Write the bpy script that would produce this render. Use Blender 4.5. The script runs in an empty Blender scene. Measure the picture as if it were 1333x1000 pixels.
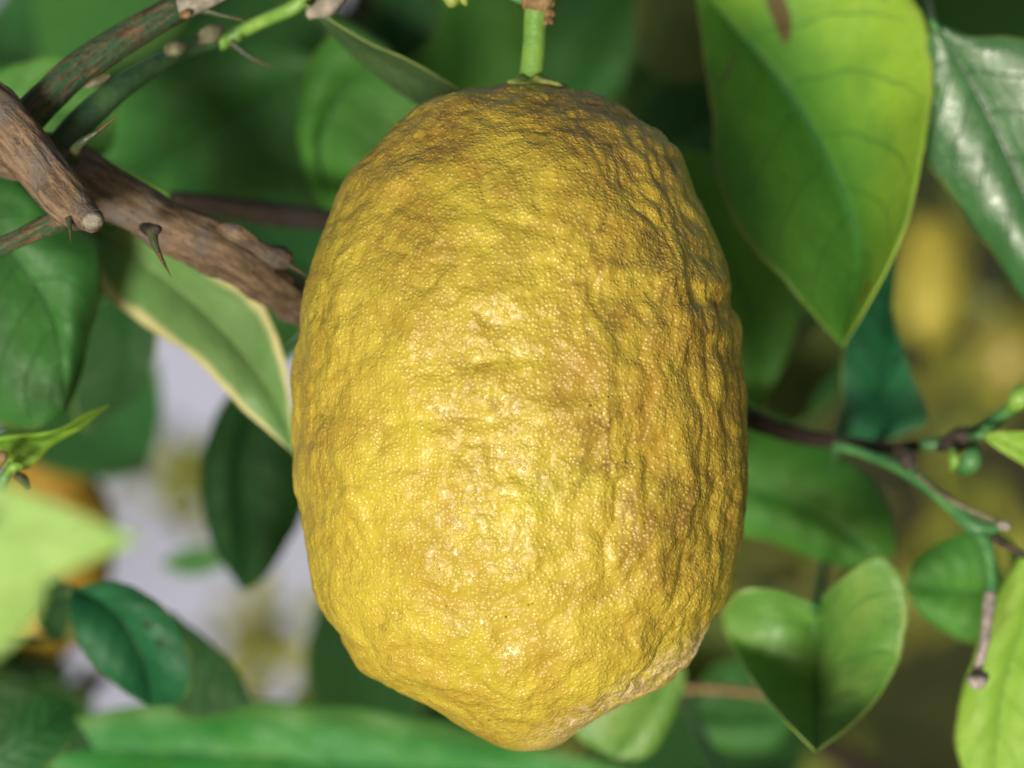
import bpy, math, random
import numpy as np
from mathutils import Vector

# ------------------------------------------------------------------ camera, light
SC = bpy.context.scene
COL = SC.collection
PITCH = math.radians(26.0)          # camera looks down a little
D = 0.60                            # camera to fruit centre (m)
PX = 0.00016                        # one photo pixel at the fruit (m)
K = PX / D
FRUIT = np.array((0.0, 0.0, 1.60))
FW = np.array((0.0, math.cos(PITCH), -math.sin(PITCH)))
UP = np.array((0.0, math.sin(PITCH), math.cos(PITCH)))
RT = np.array((1.0, 0.0, 0.0))
CAM = FRUIT - FW * D

cam_d = bpy.data.cameras.new('camera')
cam = bpy.data.objects.new('camera', cam_d)
COL.objects.link(cam)
cam.location = CAM
cam.rotation_euler = (math.pi / 2 - PITCH, 0, 0)
cam_d.sensor_width = 36.0
cam_d.lens = 36.0 * D / (1333 * PX)
cam_d.clip_start = 0.01
cam_d.clip_end = 500.0
cam_d.dof.use_dof = True
cam_d.dof.focus_distance = D - 0.030
cam_d.dof.aperture_fstop = 8.0
cam_d.dof.aperture_blades = 9
SC.camera = cam

SUN_EL = math.radians(6.0)
SUN_AZ = math.radians(-165.0)       # measured from +Y towards +X: behind the camera, to its left
sun_dir = Vector((math.sin(SUN_AZ) * math.cos(SUN_EL), math.cos(SUN_AZ) * math.cos(SUN_EL), math.sin(SUN_EL)))
sl = bpy.data.lights.new('sun', 'SUN')
sl.energy = 3.9
sl.angle = math.radians(16.0)
sl.color = (1.0, 0.96, 0.89)
so = bpy.data.objects.new('sun', sl)
COL.objects.link(so)
so.location = (-2, -4, 4)
so.rotation_euler = sun_dir.to_track_quat('Z', 'Y').to_euler()

W = bpy.data.worlds.new('World')
SC.world = W
W.use_nodes = True
wn = W.node_tree.nodes
wl = W.node_tree.links
sky = wn.new('ShaderNodeTexSky')
sky.sky_type = 'NISHITA'
sky.sun_disc = False
sky.sun_elevation = SUN_EL
sky.sun_rotation = SUN_AZ
sky.air_density = 1.0
sky.dust_density = 2.0
sky.ozone_density = 0.5
wl.new(sky.outputs[0], wn['Background'].inputs[0])
wn['Background'].inputs[1].default_value = 0.105

SC.cycles.max_bounces = 6
SC.cycles.diffuse_bounces = 3
SC.cycles.glossy_bounces = 2
SC.cycles.transmission_bounces = 3
SC.view_settings.view_transform = 'Standard'
SC.view_settings.look = 'None'
SC.view_settings.gamma = 1.0
SC.view_settings.use_curve_mapping = False
SC.view_settings.exposure = 0.22

RNG = np.random.default_rng(7)
random.seed(7)


# ------------------------------------------------------------------ helpers
def P(x, y, d=0.0):
    """photo pixel + metres behind the fruit's centre plane -> world point"""
    d = d + 0.85 * max(0.0, d - 0.02)      # things behind stand a little further back
    t = D + d
    return CAM + t * (FW + (x - 666.5) * K * RT - (y - 500.0) * K * UP)


def _hash(ix, iy, iz, seed):
    h = (ix * 374761393 + iy * 668265263 + iz * 2147483647 + seed * 1274126177) & 0xFFFFFFFF
    h = ((h ^ (h >> 13)) * 1274126177) & 0xFFFFFFFF
    h = ((h ^ (h >> 16)) * 2246822519) & 0xFFFFFFFF
    return ((h ^ (h >> 15)) & 0xFFFFFF) / float(0xFFFFFF)


def noise(p, seed=0):
    """value noise -1..1 at an (n,3) array"""
    i = np.floor(p).astype(np.int64)
    f = p - i
    f = f * f * f * (f * (f * 6 - 15) + 10)
    r = 0
    for a in (0, 1):
        wx = f[:, 0] if a else 1 - f[:, 0]
        for b in (0, 1):
            wy = f[:, 1] if b else 1 - f[:, 1]
            for c in (0, 1):
                wz = f[:, 2] if c else 1 - f[:, 2]
                r = r + wx * wy * wz * _hash(i[:, 0] + a, i[:, 1] + b, i[:, 2] + c, seed)
    return r * 2 - 1


def fbm(p, seed=0, oct=3, gain=0.5):
    r, a = 0, 1.0
    for k in range(oct):
        r = r + a * noise(p * (2.03 ** k), seed + k * 17)
        a *= gain
    return r


def worley(p, seed=0):
    """distance to the nearest feature point, unit cells"""
    i = np.floor(p).astype(np.int64)
    best = np.full(len(p), 9.0)
    for a in (-1, 0, 1):
        for b in (-1, 0, 1):
            for c in (-1, 0, 1):
                cx, cy, cz = i[:, 0] + a, i[:, 1] + b, i[:, 2] + c
                q = np.stack((cx + _hash(cx, cy, cz, seed), cy + _hash(cx, cy, cz, seed + 1), cz + _hash(cx, cy, cz, seed + 2)), 1)
                best = np.minimum(best, ((p - q) ** 2).sum(1))
    return np.sqrt(best)


def spline(pts, n, closed=False):
    """Catmull-Rom through pts, resampled to n points evenly by arc length"""
    p = np.asarray(pts, float)
    if len(p) == 2:
        t = np.linspace(0, 1, n)[:, None]
        return p[0] * (1 - t) + p[1] * t
    e = np.vstack((2 * p[0] - p[1], p, 2 * p[-1] - p[-2]))
    out = []
    for k in range(1, len(e) - 2):
        t = np.linspace(0, 1, 24, endpoint=False)[:, None]
        a, b, c, d = e[k - 1], e[k], e[k + 1], e[k + 2]
        out.append(0.5 * (2 * b + (c - a) * t + (2 * a - 5 * b + 4 * c - d) * t ** 2 + (3 * b - a - 3 * c + d) * t ** 3))
    out.append(p[-1:])
    q = np.vstack(out)
    s = np.concatenate(([0], np.cumsum(np.linalg.norm(np.diff(q[:, :3], axis=0), axis=1))))
    u = np.linspace(0, s[-1], n)
    return np.stack([np.interp(u, s, q[:, j]) for j in range(q.shape[1])], 1)


def grid_mesh(name, V, nu, nv, wrap=False, uv=None, attrs=None, vecs=None):
    """V: (nu*nv,3), rows along u; quads; wrap joins the v ends"""
    me = bpy.data.meshes.new(name)
    i, j = np.meshgrid(np.arange(nu - 1), np.arange(nv if wrap else nv - 1), indexing='ij')
    i, j = i.ravel(), j.ravel()
    j2 = (j + 1) % nv
    F = np.stack((i * nv + j, i * nv + j2, (i + 1) * nv + j2, (i + 1) * nv + j), 1).astype(np.int32)
    me.vertices.add(len(V))
    me.vertices.foreach_set('co', np.ascontiguousarray(V, np.float32).ravel())
    me.loops.add(F.size)
    me.loops.foreach_set('vertex_index', F.ravel())
    me.polygons.add(len(F))
    me.polygons.foreach_set('loop_start', np.arange(0, F.size, 4, dtype=np.int32))
    me.polygons.foreach_set('loop_total', np.full(len(F), 4, np.int32))
    me.polygons.foreach_set('use_smooth', np.ones(len(F), bool))
    if uv is not None:
        l = me.uv_layers.new(name='UVMap')
        l.data.foreach_set('uv', np.ascontiguousarray(uv[F.ravel()], np.float32).ravel())
    for k, a in (attrs or {}).items():
        at = me.attributes.new(k, 'FLOAT', 'POINT')
        at.data.foreach_set('value', np.ascontiguousarray(a, np.float32))
    for k, a in (vecs or {}).items():
        at = me.attributes.new(k, 'FLOAT_VECTOR', 'POINT')
        at.data.foreach_set('vector', np.ascontiguousarray(a, np.float32).ravel())
    me.update()
    me.validate()
    return me


def link(name, me, mat=None, parent=None, loc=None):
    o = bpy.data.objects.new(name, me)
    COL.objects.link(o)
    if mat and me is not None:
        if len(me.materials) == 0:
            me.materials.append(mat)
    if loc is not None:
        o.location = loc
    if parent:
        o.parent = parent
    return o


def thing(name, label, cat, loc, group=None):
    o = bpy.data.objects.new(name, None)
    COL.objects.link(o)
    o.empty_display_size = 0.01
    o.location = loc
    o['label'] = label
    o['category'] = cat
    if group:
        o['group'] = group
    return o


def org(o):
    """world origin of a thing, so its parts can be built around it"""
    while o.parent:
        o = o.parent
    return np.array(o.location)


def tube(name, pts, rad, mat, parent, n=None, seg=20, bark=0.0, seed=1, cap=True, lump=0.0, knots=()):
    """pts: world points (m); rad: list of radii (m), one per point"""
    p = np.hstack((np.asarray(pts, float), np.asarray(rad, float)[:, None]))
    ln = np.linalg.norm(np.diff(p[:, :3], axis=0), axis=1).sum()
    if n is None:
        n = int(min(160, max(10, ln / 0.0009)))
    q = spline(p, n)
    c, r = q[:, :3], np.maximum(q[:, 3], 1e-5)
    t = np.gradient(c, axis=0)
    t /= np.linalg.norm(t, axis=1)[:, None]
    ref = np.array((0.3, 0.2, 1.0)) if abs(t[0][2]) < 0.8 else np.array((1.0, 0.2, 0.1))
    N = []
    v = np.cross(t[0], ref)
    v /= np.linalg.norm(v)
    for k in range(n):
        v = v - t[k] * (v @ t[k])
        v /= np.linalg.norm(v)
        N.append(v.copy())
    N = np.array(N)
    B = np.cross(t, N)
    th = np.linspace(0, 2 * np.pi, seg, endpoint=False)
    s = np.linspace(0, ln, n)
    SS, TT = np.meshgrid(s, th, indexing='ij')
    R = np.repeat(r[:, None], seg, 1)
    # bark coordinates: along the limb and round it, metres
    q3 = np.stack((np.cos(TT).ravel() * R.ravel(), np.sin(TT).ravel() * R.ravel(), SS.ravel()), 1)
    if bark:
        f = fbm(q3 * np.array((900, 900, 160)), seed, 3)
        rid = 1 - np.abs(noise(q3 * np.array((1100, 1100, 130)), seed + 5)) * 2
        R = R * (1 + (bark * (0.6 * f + 0.5 * np.clip(rid, 0, 1))).reshape(R.shape))
    if lump:
        R = R * (1 + (lump * fbm(q3 * np.array((140, 140, 110)), seed + 9, 2)).reshape(R.shape))
    for (u, w, a) in knots:
        R = R * (1 + a * np.exp(-((SS / ln - u) / w) ** 2))
    V = c[:, None, :] + R[:, :, None] * (np.cos(TT)[:, :, None] * N[:, None, :] + np.sin(TT)[:, :, None] * B[:, None, :])
    rows = [V]
    if cap:
        e0 = np.repeat((c[0] - t[0] * r[0] * 0.25)[None, None, :], seg, 1)
        e1 = np.repeat((c[-1] + t[-1] * r[-1] * 0.25)[None, None, :], seg, 1)
        V = np.concatenate((e0, V, e1), 0)
        SS = np.vstack((SS[:1], SS, SS[-1:]))
        TT = np.vstack((TT[:1], TT, TT[-1:]))
        R = np.vstack((R[:1] * 0, R, R[-1:] * 0))
    bc = np.stack(((np.cos(TT) * R).ravel(), (np.sin(TT) * R).ravel(), SS.ravel()), 1)
    uv = np.stack((SS.ravel() / ln, 0.5 + 0 * SS.ravel()), 1)
    o3 = org(parent) if parent else V.reshape(-1, 3)[0]
    me = grid_mesh(name, V.reshape(-1, 3) - o3, V.shape[0], seg, True, uv, None, {'bark_co': bc})
    o = link(name, me, mat, parent)
    if parent is not None and parent.parent is not None:
        o.parent = parent
    return o


# ------------------------------------------------------------------ materials
class NT:
    def __init__(s, name):
        s.m = bpy.data.materials.new(name)
        s.m.use_nodes = True
        s.n = s.m.node_tree.nodes
        s.l = s.m.node_tree.links
        s.b = s.n['Principled BSDF']
        s.out = s.n['Material Output']

    def put(s, sock, v):
        if v is None:
            return
        if isinstance(v, bpy.types.NodeSocket):
            s.l.new(v, sock)
        else:
            sock.default_value = v

    def node(s, t, ins=None, **kw):
        x = s.n.new(t)
        for k, v in kw.items():
            setattr(x, k, v)
        for k, v in (ins or {}).items():
            s.put(x.inputs[k], v)
        return x

    def math(s, op, a, b=None, c=None, clamp=False):
        x = s.node('ShaderNodeMath', operation=op, use_clamp=clamp)
        s.put(x.inputs[0], a)
        s.put(x.inputs[1], b)
        s.put(x.inputs[2], c)
        return x.outputs[0]

    def noise(s, vec, scale, detail=3, rough=0.5, dist=0.0):
        return s.node('ShaderNodeTexNoise', {'Vector': vec, 'Scale': scale, 'Detail': detail, 'Roughness': rough, 'Distortion': dist}).outputs[0]

    def voro(s, vec, scale, feat='F1', out=0, rnd=1.0):
        x = s.node('ShaderNodeTexVoronoi', {'Vector': vec, 'Scale': scale, 'Randomness': rnd}, feature=feat)
        return x.outputs[out]

    def mix(s, f, a, b, mode='MIX'):
        x = s.node('ShaderNodeMix', data_type='RGBA', blend_type=mode)
        s.put(x.inputs[0], f)
        s.put(x.inputs[6], a if not isinstance(a, tuple) else (*a[:3], 1))
        s.put(x.inputs[7], b if not isinstance(b, tuple) else (*b[:3], 1))
        return x.outputs[2]

    def rng(s, v, a, b, c=0.0, d=1.0, smooth=True):
        x = s.node('ShaderNodeMapRange', {0: v, 1: a, 2: b, 3: c, 4: d}, interpolation_type='SMOOTHSTEP' if smooth else 'LINEAR')
        return x.outputs[0]

    def mapping(s, vec, scale):
        return s.node('ShaderNodeMapping', {'Vector': vec, 'Scale': scale}).outputs[0]

    def bump(s, h, dist=1.0, strength=1.0, normal=None):
        x = s.node('ShaderNodeBump', {'Height': h, 'Distance': dist, 'Strength': strength})
        if normal is not None:
            s.l.new(normal, x.inputs['Normal'])
        return x.outputs[0]


def rind_material(name, ripe=(0.50, 0.415, 0.046), gold=(0.34, 0.215, 0.027), brown=(0.13, 0.070, 0.016), main=True):
    t = NT(name)
    co = t.node('ShaderNodeTexCoord').outputs['Object']
    big = t.noise(co, 38, 3, 0.55)
    med = t.noise(co, 150, 4, 0.6)
    fine = t.noise(co, 900, 3, 0.6)
    if main:
        gi = t.node('ShaderNodeAttribute', attribute_name='gilded').outputs['Fac']
        st = t.node('ShaderNodeAttribute', attribute_name='streak').outputs['Fac']
        glint = t.node('ShaderNodeAttribute', attribute_name='rim_glint').outputs['Fac']
    f = t.math('ADD', t.math('MULTIPLY', big, 0.7), t.math('MULTIPLY', med, 0.5))
    f = t.rng(f, 0.42, 0.86, 0, 0.75)
    if main:
        f = t.math('ADD', f, t.math('MULTIPLY', gi, 0.62), clamp=True)
    c = t.mix(f, ripe, gold)
    # greener patches
    c = t.mix(t.rng(t.noise(co, 60, 2), 0.52, 0.75, 0, 0.35), c, (0.46, 0.44, 0.030))
    # brownish russet veins
    ru = t.math('ABSOLUTE', t.math('SUBTRACT', t.noise(co, 130, 4, 0.65, 0.6), 0.5))
    ru = t.rng(ru, 0.0, 0.045, 1, 0)
    ru = t.math('MULTIPLY', ru, t.rng(t.noise(co, 45, 2), 0.42, 0.68))
    if main:
        ru = t.math('MULTIPLY', ru, t.math('ADD', 0.30, t.math('MULTIPLY', gi, 0.6)))
        ru = t.math('ADD', ru, st, clamp=True)
    c = t.mix(t.math('MULTIPLY', ru, 0.85), c, brown)
    # oil glands: paler caps, one cell each
    vn = t.node('ShaderNodeTexVoronoi', {'Vector': co, 'Scale': 1250.0, 'Randomness': 0.85})
    cap = t.rng(vn.outputs[0], 0.08, 0.62, 1, 0)
    rnd = t.node('ShaderNodeSeparateColor', {0: vn.outputs[1]}).outputs[0]
    c = t.mix(t.math('MULTIPLY', t.math('MULTIPLY', cap, rnd), 0.42), c, (0.82, 0.72, 0.20))
    c = t.mix(t.rng(fine, 0.45, 0.75, 0, 0.30), c, gold)
    # pin-prick specks
    sp = t.voro(co, 210, 'F1')
    sp = t.math('MULTIPLY', t.rng(sp, 0.05, 0.085, 1, 0), t.rng(t.noise(co, 70, 1), 0.50, 0.60))
    c = t.mix(t.math('MULTIPLY', sp, 0.85), c, (0.05, 0.025, 0.01))
    if main:
        glint_n = t.math('MULTIPLY', glint, t.rng(t.noise(t.mapping(co, (1, 1, 2.2)), 520, 4, 0.65), 0.42, 0.60))
        c = t.mix(t.math('MULTIPLY', glint_n, 0.85), c, (0.78, 0.60, 0.42))  # pale streaks of rim highlight painted into the rind colour
    h = t.math('MULTIPLY', cap, 0.00013)
    h = t.math('ADD', h, t.math('MULTIPLY', fine, 0.00010))
    nrm = t.bump(h, 1.0, 1.0)
    t.put(t.b.inputs['Base Color'], c)
    t.put(t.b.inputs['Normal'], nrm)
    t.put(t.b.inputs['Roughness'], t.rng(fine, 0.3, 0.7, 0.29, 0.46))
    t.put(t.b.inputs['Specular IOR Level'], 0.42)
    return t.m


def leaf_material(name, top, pale=None, vein=None, margin=None, mw=0.1, gloss=0.42, spec=0.32, trans=0.25, veins=7, vs=0.35,
                  stains=(), half=None, mott=0.35):
    """top: base colour; pale: second blade colour; vein: vein colour; margin: edge colour; stains: (u, v, ru, rv, colour)"""
    t = NT(name)
    pale = pale or tuple(min(1, c * 1.7) for c in top)
    vein = vein or tuple(c * 0.6 for c in top)
    tc = t.node('ShaderNodeTexCoord')
    co = tc.outputs['Object']
    sep = t.node('ShaderNodeSeparateXYZ', {0: tc.outputs['UV']})
    u, v = sep.outputs[0], t.math('MULTIPLY_ADD', sep.outputs[1], 2.0, -1.0)
    av = t.math('ABSOLUTE', v)
    wob = t.math('MULTIPLY', t.math('SUBTRACT', t.noise(co, 90, 2), 0.5), 0.35)
    # lateral veins: arcs that leave the midrib and bend towards the tip
    bend = t.math('MULTIPLY', t.math('POWER', av, 1.35), 0.24)
    ph = t.math('MULTIPLY', t.math('SUBTRACT', u, bend), float(veins))
    ph = t.math('ADD', t.math('ADD', ph, wob), t.math('MULTIPLY', t.math('SIGN', v), 0.21))
    fr = t.math('ABSOLUTE', t.math('SUBTRACT', t.math('FRACT', ph), 0.5))
    lat = t.math('MULTIPLY', t.rng(fr, 0.0, 0.055, 1, 0), t.rng(av, 0.70, 0.98, 1, 0))
    mid = t.rng(av, 0.012, 0.045, 1, 0)
    net = t.voro(co, 520, 'DISTANCE_TO_EDGE')
    net = t.rng(net, 0.0, 0.10, 1, 0)
    n1 = t.noise(co, 55, 4, 0.6)
    n2 = t.noise(co, 260, 3, 0.6)
    c = t.mix(t.rng(n1, 0.40, 0.66, 0, 1.0 * mott / 0.35 * 0.6), top, pale)
    c = t.mix(t.rng(n2, 0.45, 0.72, 0, 0.28), c, tuple(x * 0.7 for x in top))
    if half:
        c = t.mix(t.math('MULTIPLY', t.rng(v, -0.05, 0.75, 0, 0.8), t.rng(n1, 0.25, 0.6, 0.4, 1)), c, half)  # yellow of light coming through the blade, painted on one half
    c = t.mix(t.math('MULTIPLY', net, 0.13), c, vein)
    c = t.mix(t.math('MULTIPLY', lat, vs), c, vein)
    c = t.mix(t.math('MULTIPLY', mid, min(1, vs * 1.7)), c, vein)
    edge = t.rng(t.math('ADD', av, t.math('MULTIPLY', wob, 0.5)), 0.93, 1.0, 0, 0.45)
    c = t.mix(edge, c, (0.33, 0.38, 0.09))
    if margin:
        mg = t.rng(t.math('ADD', av, t.math('MULTIPLY', wob, 0.8)), 1 - mw * 2.2, 1 - mw * 0.9, 0, 1)
        c = t.mix(mg, c, margin)
    # tiny brown age specks
    sp = t.voro(co, 150, 'F1')
    sp = t.math('MULTIPLY', t.rng(sp, 0.06, 0.12, 1, 0), t.rng(t.noise(co, 50, 1), 0.56, 0.66))
    c = t.mix(t.math('MULTIPLY', sp, 0.5), c, (0.10, 0.07, 0.02))
    for (su, sv, ru, rv, sh, colr) in stains:
        du = t.math('SUBTRACT', u, su)
        dv = t.math('SUBTRACT', v, sv)
        du2 = t.math('ADD', du, t.math('MULTIPLY', dv, sh))
        q = t.math('ADD', t.math('POWER', t.math('DIVIDE', du2, ru), 2.0), t.math('POWER', t.math('DIVIDE', dv, rv), 2.0))
        q = t.math('ADD', q, t.math('MULTIPLY', t.math('SUBTRACT', n2, 0.5), 1.6))
        c = t.mix(t.rng(q, 0.6, 1.3, 0.9, 0), c, colr)
    h = t.math('MULTIPLY', t.math('ADD', t.math('MULTIPLY', lat, 0.8), mid), -0.0003)
    h = t.math('ADD', h, t.math('MULTIPLY', net, -0.00006))
    h = t.math('ADD', h, t.math('MULTIPLY', n2, 0.0005))
    nrm = t.bump(h, 1.0, 0.8)
    t.put(t.b.inputs['Base Color'], c)
    t.put(t.b.inputs['Normal'], nrm)
    t.put(t.b.inputs['Roughness'], t.rng(n2, 0.3, 0.7, gloss - 0.06, gloss + 0.10))
    t.put(t.b.inputs['Specular IOR Level'], spec)
    tr = t.node('ShaderNodeBsdfTranslucent', {'Color': t.mix(0.5, c, (0.42, 0.60, 0.05), 'MIX'), 'Normal': nrm})
    ms = t.node('ShaderNodeMixShader', {0: trans, 1: t.b.outputs[0], 2: tr.outputs[0]})
    t.l.new(ms.outputs[0], t.out.inputs[0])
    return t.m


def bark_material(name, a, b, c3, green=None, scale=1.0, rough=0.75):
    t = NT(name)
    tc = t.node('ShaderNodeTexCoord')
    co = tc.outputs['Object']
    uvm = t.node('ShaderNodeAttribute', attribute_name='bark_co').outputs['Vector']
    mp = t.mapping(uvm, (750, 750, 130))
    f1 = t.noise(mp, 1.0 * scale, 5, 0.65, 0.4)
    f2 = t.noise(t.mapping(uvm, (900, 900, 110)), 1.0 * scale, 4, 0.6)
    f3 = t.noise(co, 900, 3, 0.6)
    c = t.mix(t.rng(f1, 0.36, 0.64), a, b)
    c = t.mix(t.rng(t.noise(co, 120, 3), 0.48, 0.68, 0, 0.8), c, c3)
    if green:
        c = t.mix(t.rng(f2, 0.44, 0.56), green, c)
    c = t.mix(t.rng(f3, 0.55, 0.72, 0, 0.55), c, tuple(x * 0.35 for x in a))
    h = t.math('ADD', t.math('MULTIPLY', f1, 0.0011), t.math('MULTIPLY', f3, 0.0005))
    t.put(t.b.inputs['Base Color'], c)
    t.put(t.b.inputs['Normal'], t.bump(h, 1.0, 1.0))
    t.put(t.b.inputs['Roughness'], rough)
    t.put(t.b.inputs['Specular IOR Level'], 0.3)
    return t.m


def plain_material(name, a, b, scale=200, rough=0.5, bump=0.0004, spec=0.4):
    t = NT(name)
    co = t.node('ShaderNodeTexCoord').outputs['Object']
    n1 = t.noise(co, scale, 4, 0.6)
    n2 = t.noise(co, scale * 4, 3, 0.6)
    c = t.mix(t.rng(n1, 0.36, 0.66), a, b)
    c = t.mix(t.rng(n2, 0.5, 0.75, 0, 0.4), c, tuple(x * 0.6 for x in a))
    t.put(t.b.inputs['Base Color'], c)
    t.put(t.b.inputs['Normal'], t.bump(t.math('ADD', n1, t.math('MULTIPLY', n2, 0.4)), bump, 1.0))
    t.put(t.b.inputs['Roughness'], rough)
    t.put(t.b.inputs['Specular IOR Level'], spec)
    return t.m


M = {}
M['bark'] = bark_material('brown_bark', (0.095, 0.066, 0.040), (0.25, 0.175, 0.108), (0.13, 0.115, 0.105))
M['bark_dark'] = bark_material('dark_bark', (0.018, 0.013, 0.009), (0.05, 0.034, 0.022), (0.03, 0.026, 0.022))
M['bark_green'] = bark_material('green_corky_bark', (0.05, 0.032, 0.018), (0.17, 0.115, 0.06), (0.06, 0.085, 0.045), green=(0.026, 0.085, 0.038))
M['stem_dark'] = plain_material('dark_green_stem', (0.022, 0.062, 0.026), (0.045, 0.10, 0.036), 160, 0.5)
M['stem'] = plain_material('fresh_green_stem', (0.12, 0.265, 0.045), (0.20, 0.36, 0.06), 160, 0.42)
M['stem_mid'] = plain_material('green_stem', (0.050, 0.17, 0.055), (0.085, 0.24, 0.07), 160, 0.42)
M['cork'] = plain_material('pale_cork', (0.20, 0.185, 0.145), (0.36, 0.33, 0.27), 420, 0.8, 0.0006)
M['node'] = plain_material('dark_node', (0.022, 0.020, 0.018), (0.07, 0.05, 0.035), 420, 0.7, 0.0006)
M['tan'] = plain_material('dry_tan', (0.085, 0.09, 0.048), (0.17, 0.165, 0.095), 320, 0.6)
M['dead'] = plain_material('dead_grey_wood', (0.22, 0.19, 0.18), (0.47, 0.40, 0.38), 380, 0.8, 0.0008)
M['thorn'] = plain_material('thorn_green', (0.035, 0.06, 0.03), (0.07, 0.085, 0.035), 300, 0.45)
M['thorn_tip'] = plain_material('thorn_brown', (0.075, 0.035, 0.018), (0.13, 0.06, 0.028), 300, 0.45)
M['calyx'] = plain_material('calyx', (0.20, 0.28, 0.05), (0.36, 0.38, 0.09), 320, 0.5)
M['rust'] = plain_material('rusty_scar', (0.15, 0.085, 0.035), (0.27, 0.19, 0.085), 420, 0.7)


# ------------------------------------------------------------------ setting
def build_setting():
    t = NT('orchard_soil')
    co = t.node('ShaderNodeTexCoord').outputs['Object']
    n1 = t.noise(co, 2.2, 5, 0.6)
    n2 = t.noise(co, 9.0, 5, 0.6)
    c = t.mix(t.rng(n1, 0.4, 0.62), (0.11, 0.10, 0.035), (0.15, 0.17, 0.032))
    c = t.mix(t.rng(n2, 0.45, 0.7), c, (0.19, 0.16, 0.055))
    t.put(t.b.inputs['Base Color'], c)
    t.put(t.b.inputs['Roughness'], 0.9)
    t.put(t.b.inputs['Normal'], t.bump(n2, 0.03, 1.0))
    n = 90
    xs = np.sign(np.linspace(-1, 1, n)) * np.abs(np.linspace(-1, 1, n)) ** 2.2 * 120
    X, Y = np.meshgrid(xs, xs, indexing='ij')
    Z = 0.05 * fbm(np.stack((X.ravel() * 0.8, Y.ravel() * 0.8, 0 * X.ravel()), 1), 3, 3)
    me = grid_mesh('ground', np.stack((X.ravel(), Y.ravel(), Z), 1), n, n)
    g = link('ground', me, t.m)
    g['kind'] = 'structure'
    # pale wall added well behind the tree, standing in for the bright gap
    t = NT('pale_wall_render')
    co = t.node('ShaderNodeTexCoord').outputs['Object']
    n1 = t.noise(co, 3.0, 5, 0.6)
    n2 = t.noise(co, 60.0, 4, 0.6)
    c = t.mix(t.rng(n1, 0.4, 0.7), (0.29, 0.32, 0.44), (0.25, 0.275, 0.37))
    t.put(t.b.inputs['Base Color'], c)
    t.put(t.b.inputs['Roughness'], 0.85)
    t.put(t.b.inputs['Normal'], t.bump(n2, 0.004, 1.0))
    w = thing('stand_in_wall', 'added pale lavender grey wall, blurred, standing in for the bright gap between leaves', 'wall', (-1.35, 1.75, 0))
    def slab(name, x0, x1, y0, y1, z0, z1, mat, nx=24, nz=12):
        # box with a slightly uneven face
        import bmesh
        bm = bmesh.new()
        bmesh.ops.create_cube(bm, size=1)
        bmesh.ops.subdivide_edges(bm, edges=bm.edges[:], cuts=6, use_grid_fill=True)
        for v in bm.verts:
            v.co = Vector((x0 + (v.co.x + .5) * (x1 - x0), y0 + (v.co.y + .5) * (y1 - y0), z0 + (v.co.z + .5) * (z1 - z0)))
            v.co += Vector((random.uniform(-1, 1), random.uniform(-1, 1), random.uniform(-1, 1))) * 0.004
        bmesh.ops.bevel(bm, geom=[e for e in bm.edges if e.calc_face_angle(0) > 1.0], offset=0.012, segments=2, affect='EDGES')
        me = bpy.data.meshes.new(name)
        bm.to_mesh(me)
        bm.free()
        return link(name, me, mat, w)
    slab('wall_body', -1.3, 1.30, 0.0, 0.22, -0.1, 1.15, t.m)
    slab('coping', -1.34, 1.34, -0.04, 0.26, 1.153, 1.22, t.m)


build_setting()


# ------------------------------------------------------------------ leaves
NU, NV = 46, 12


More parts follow.
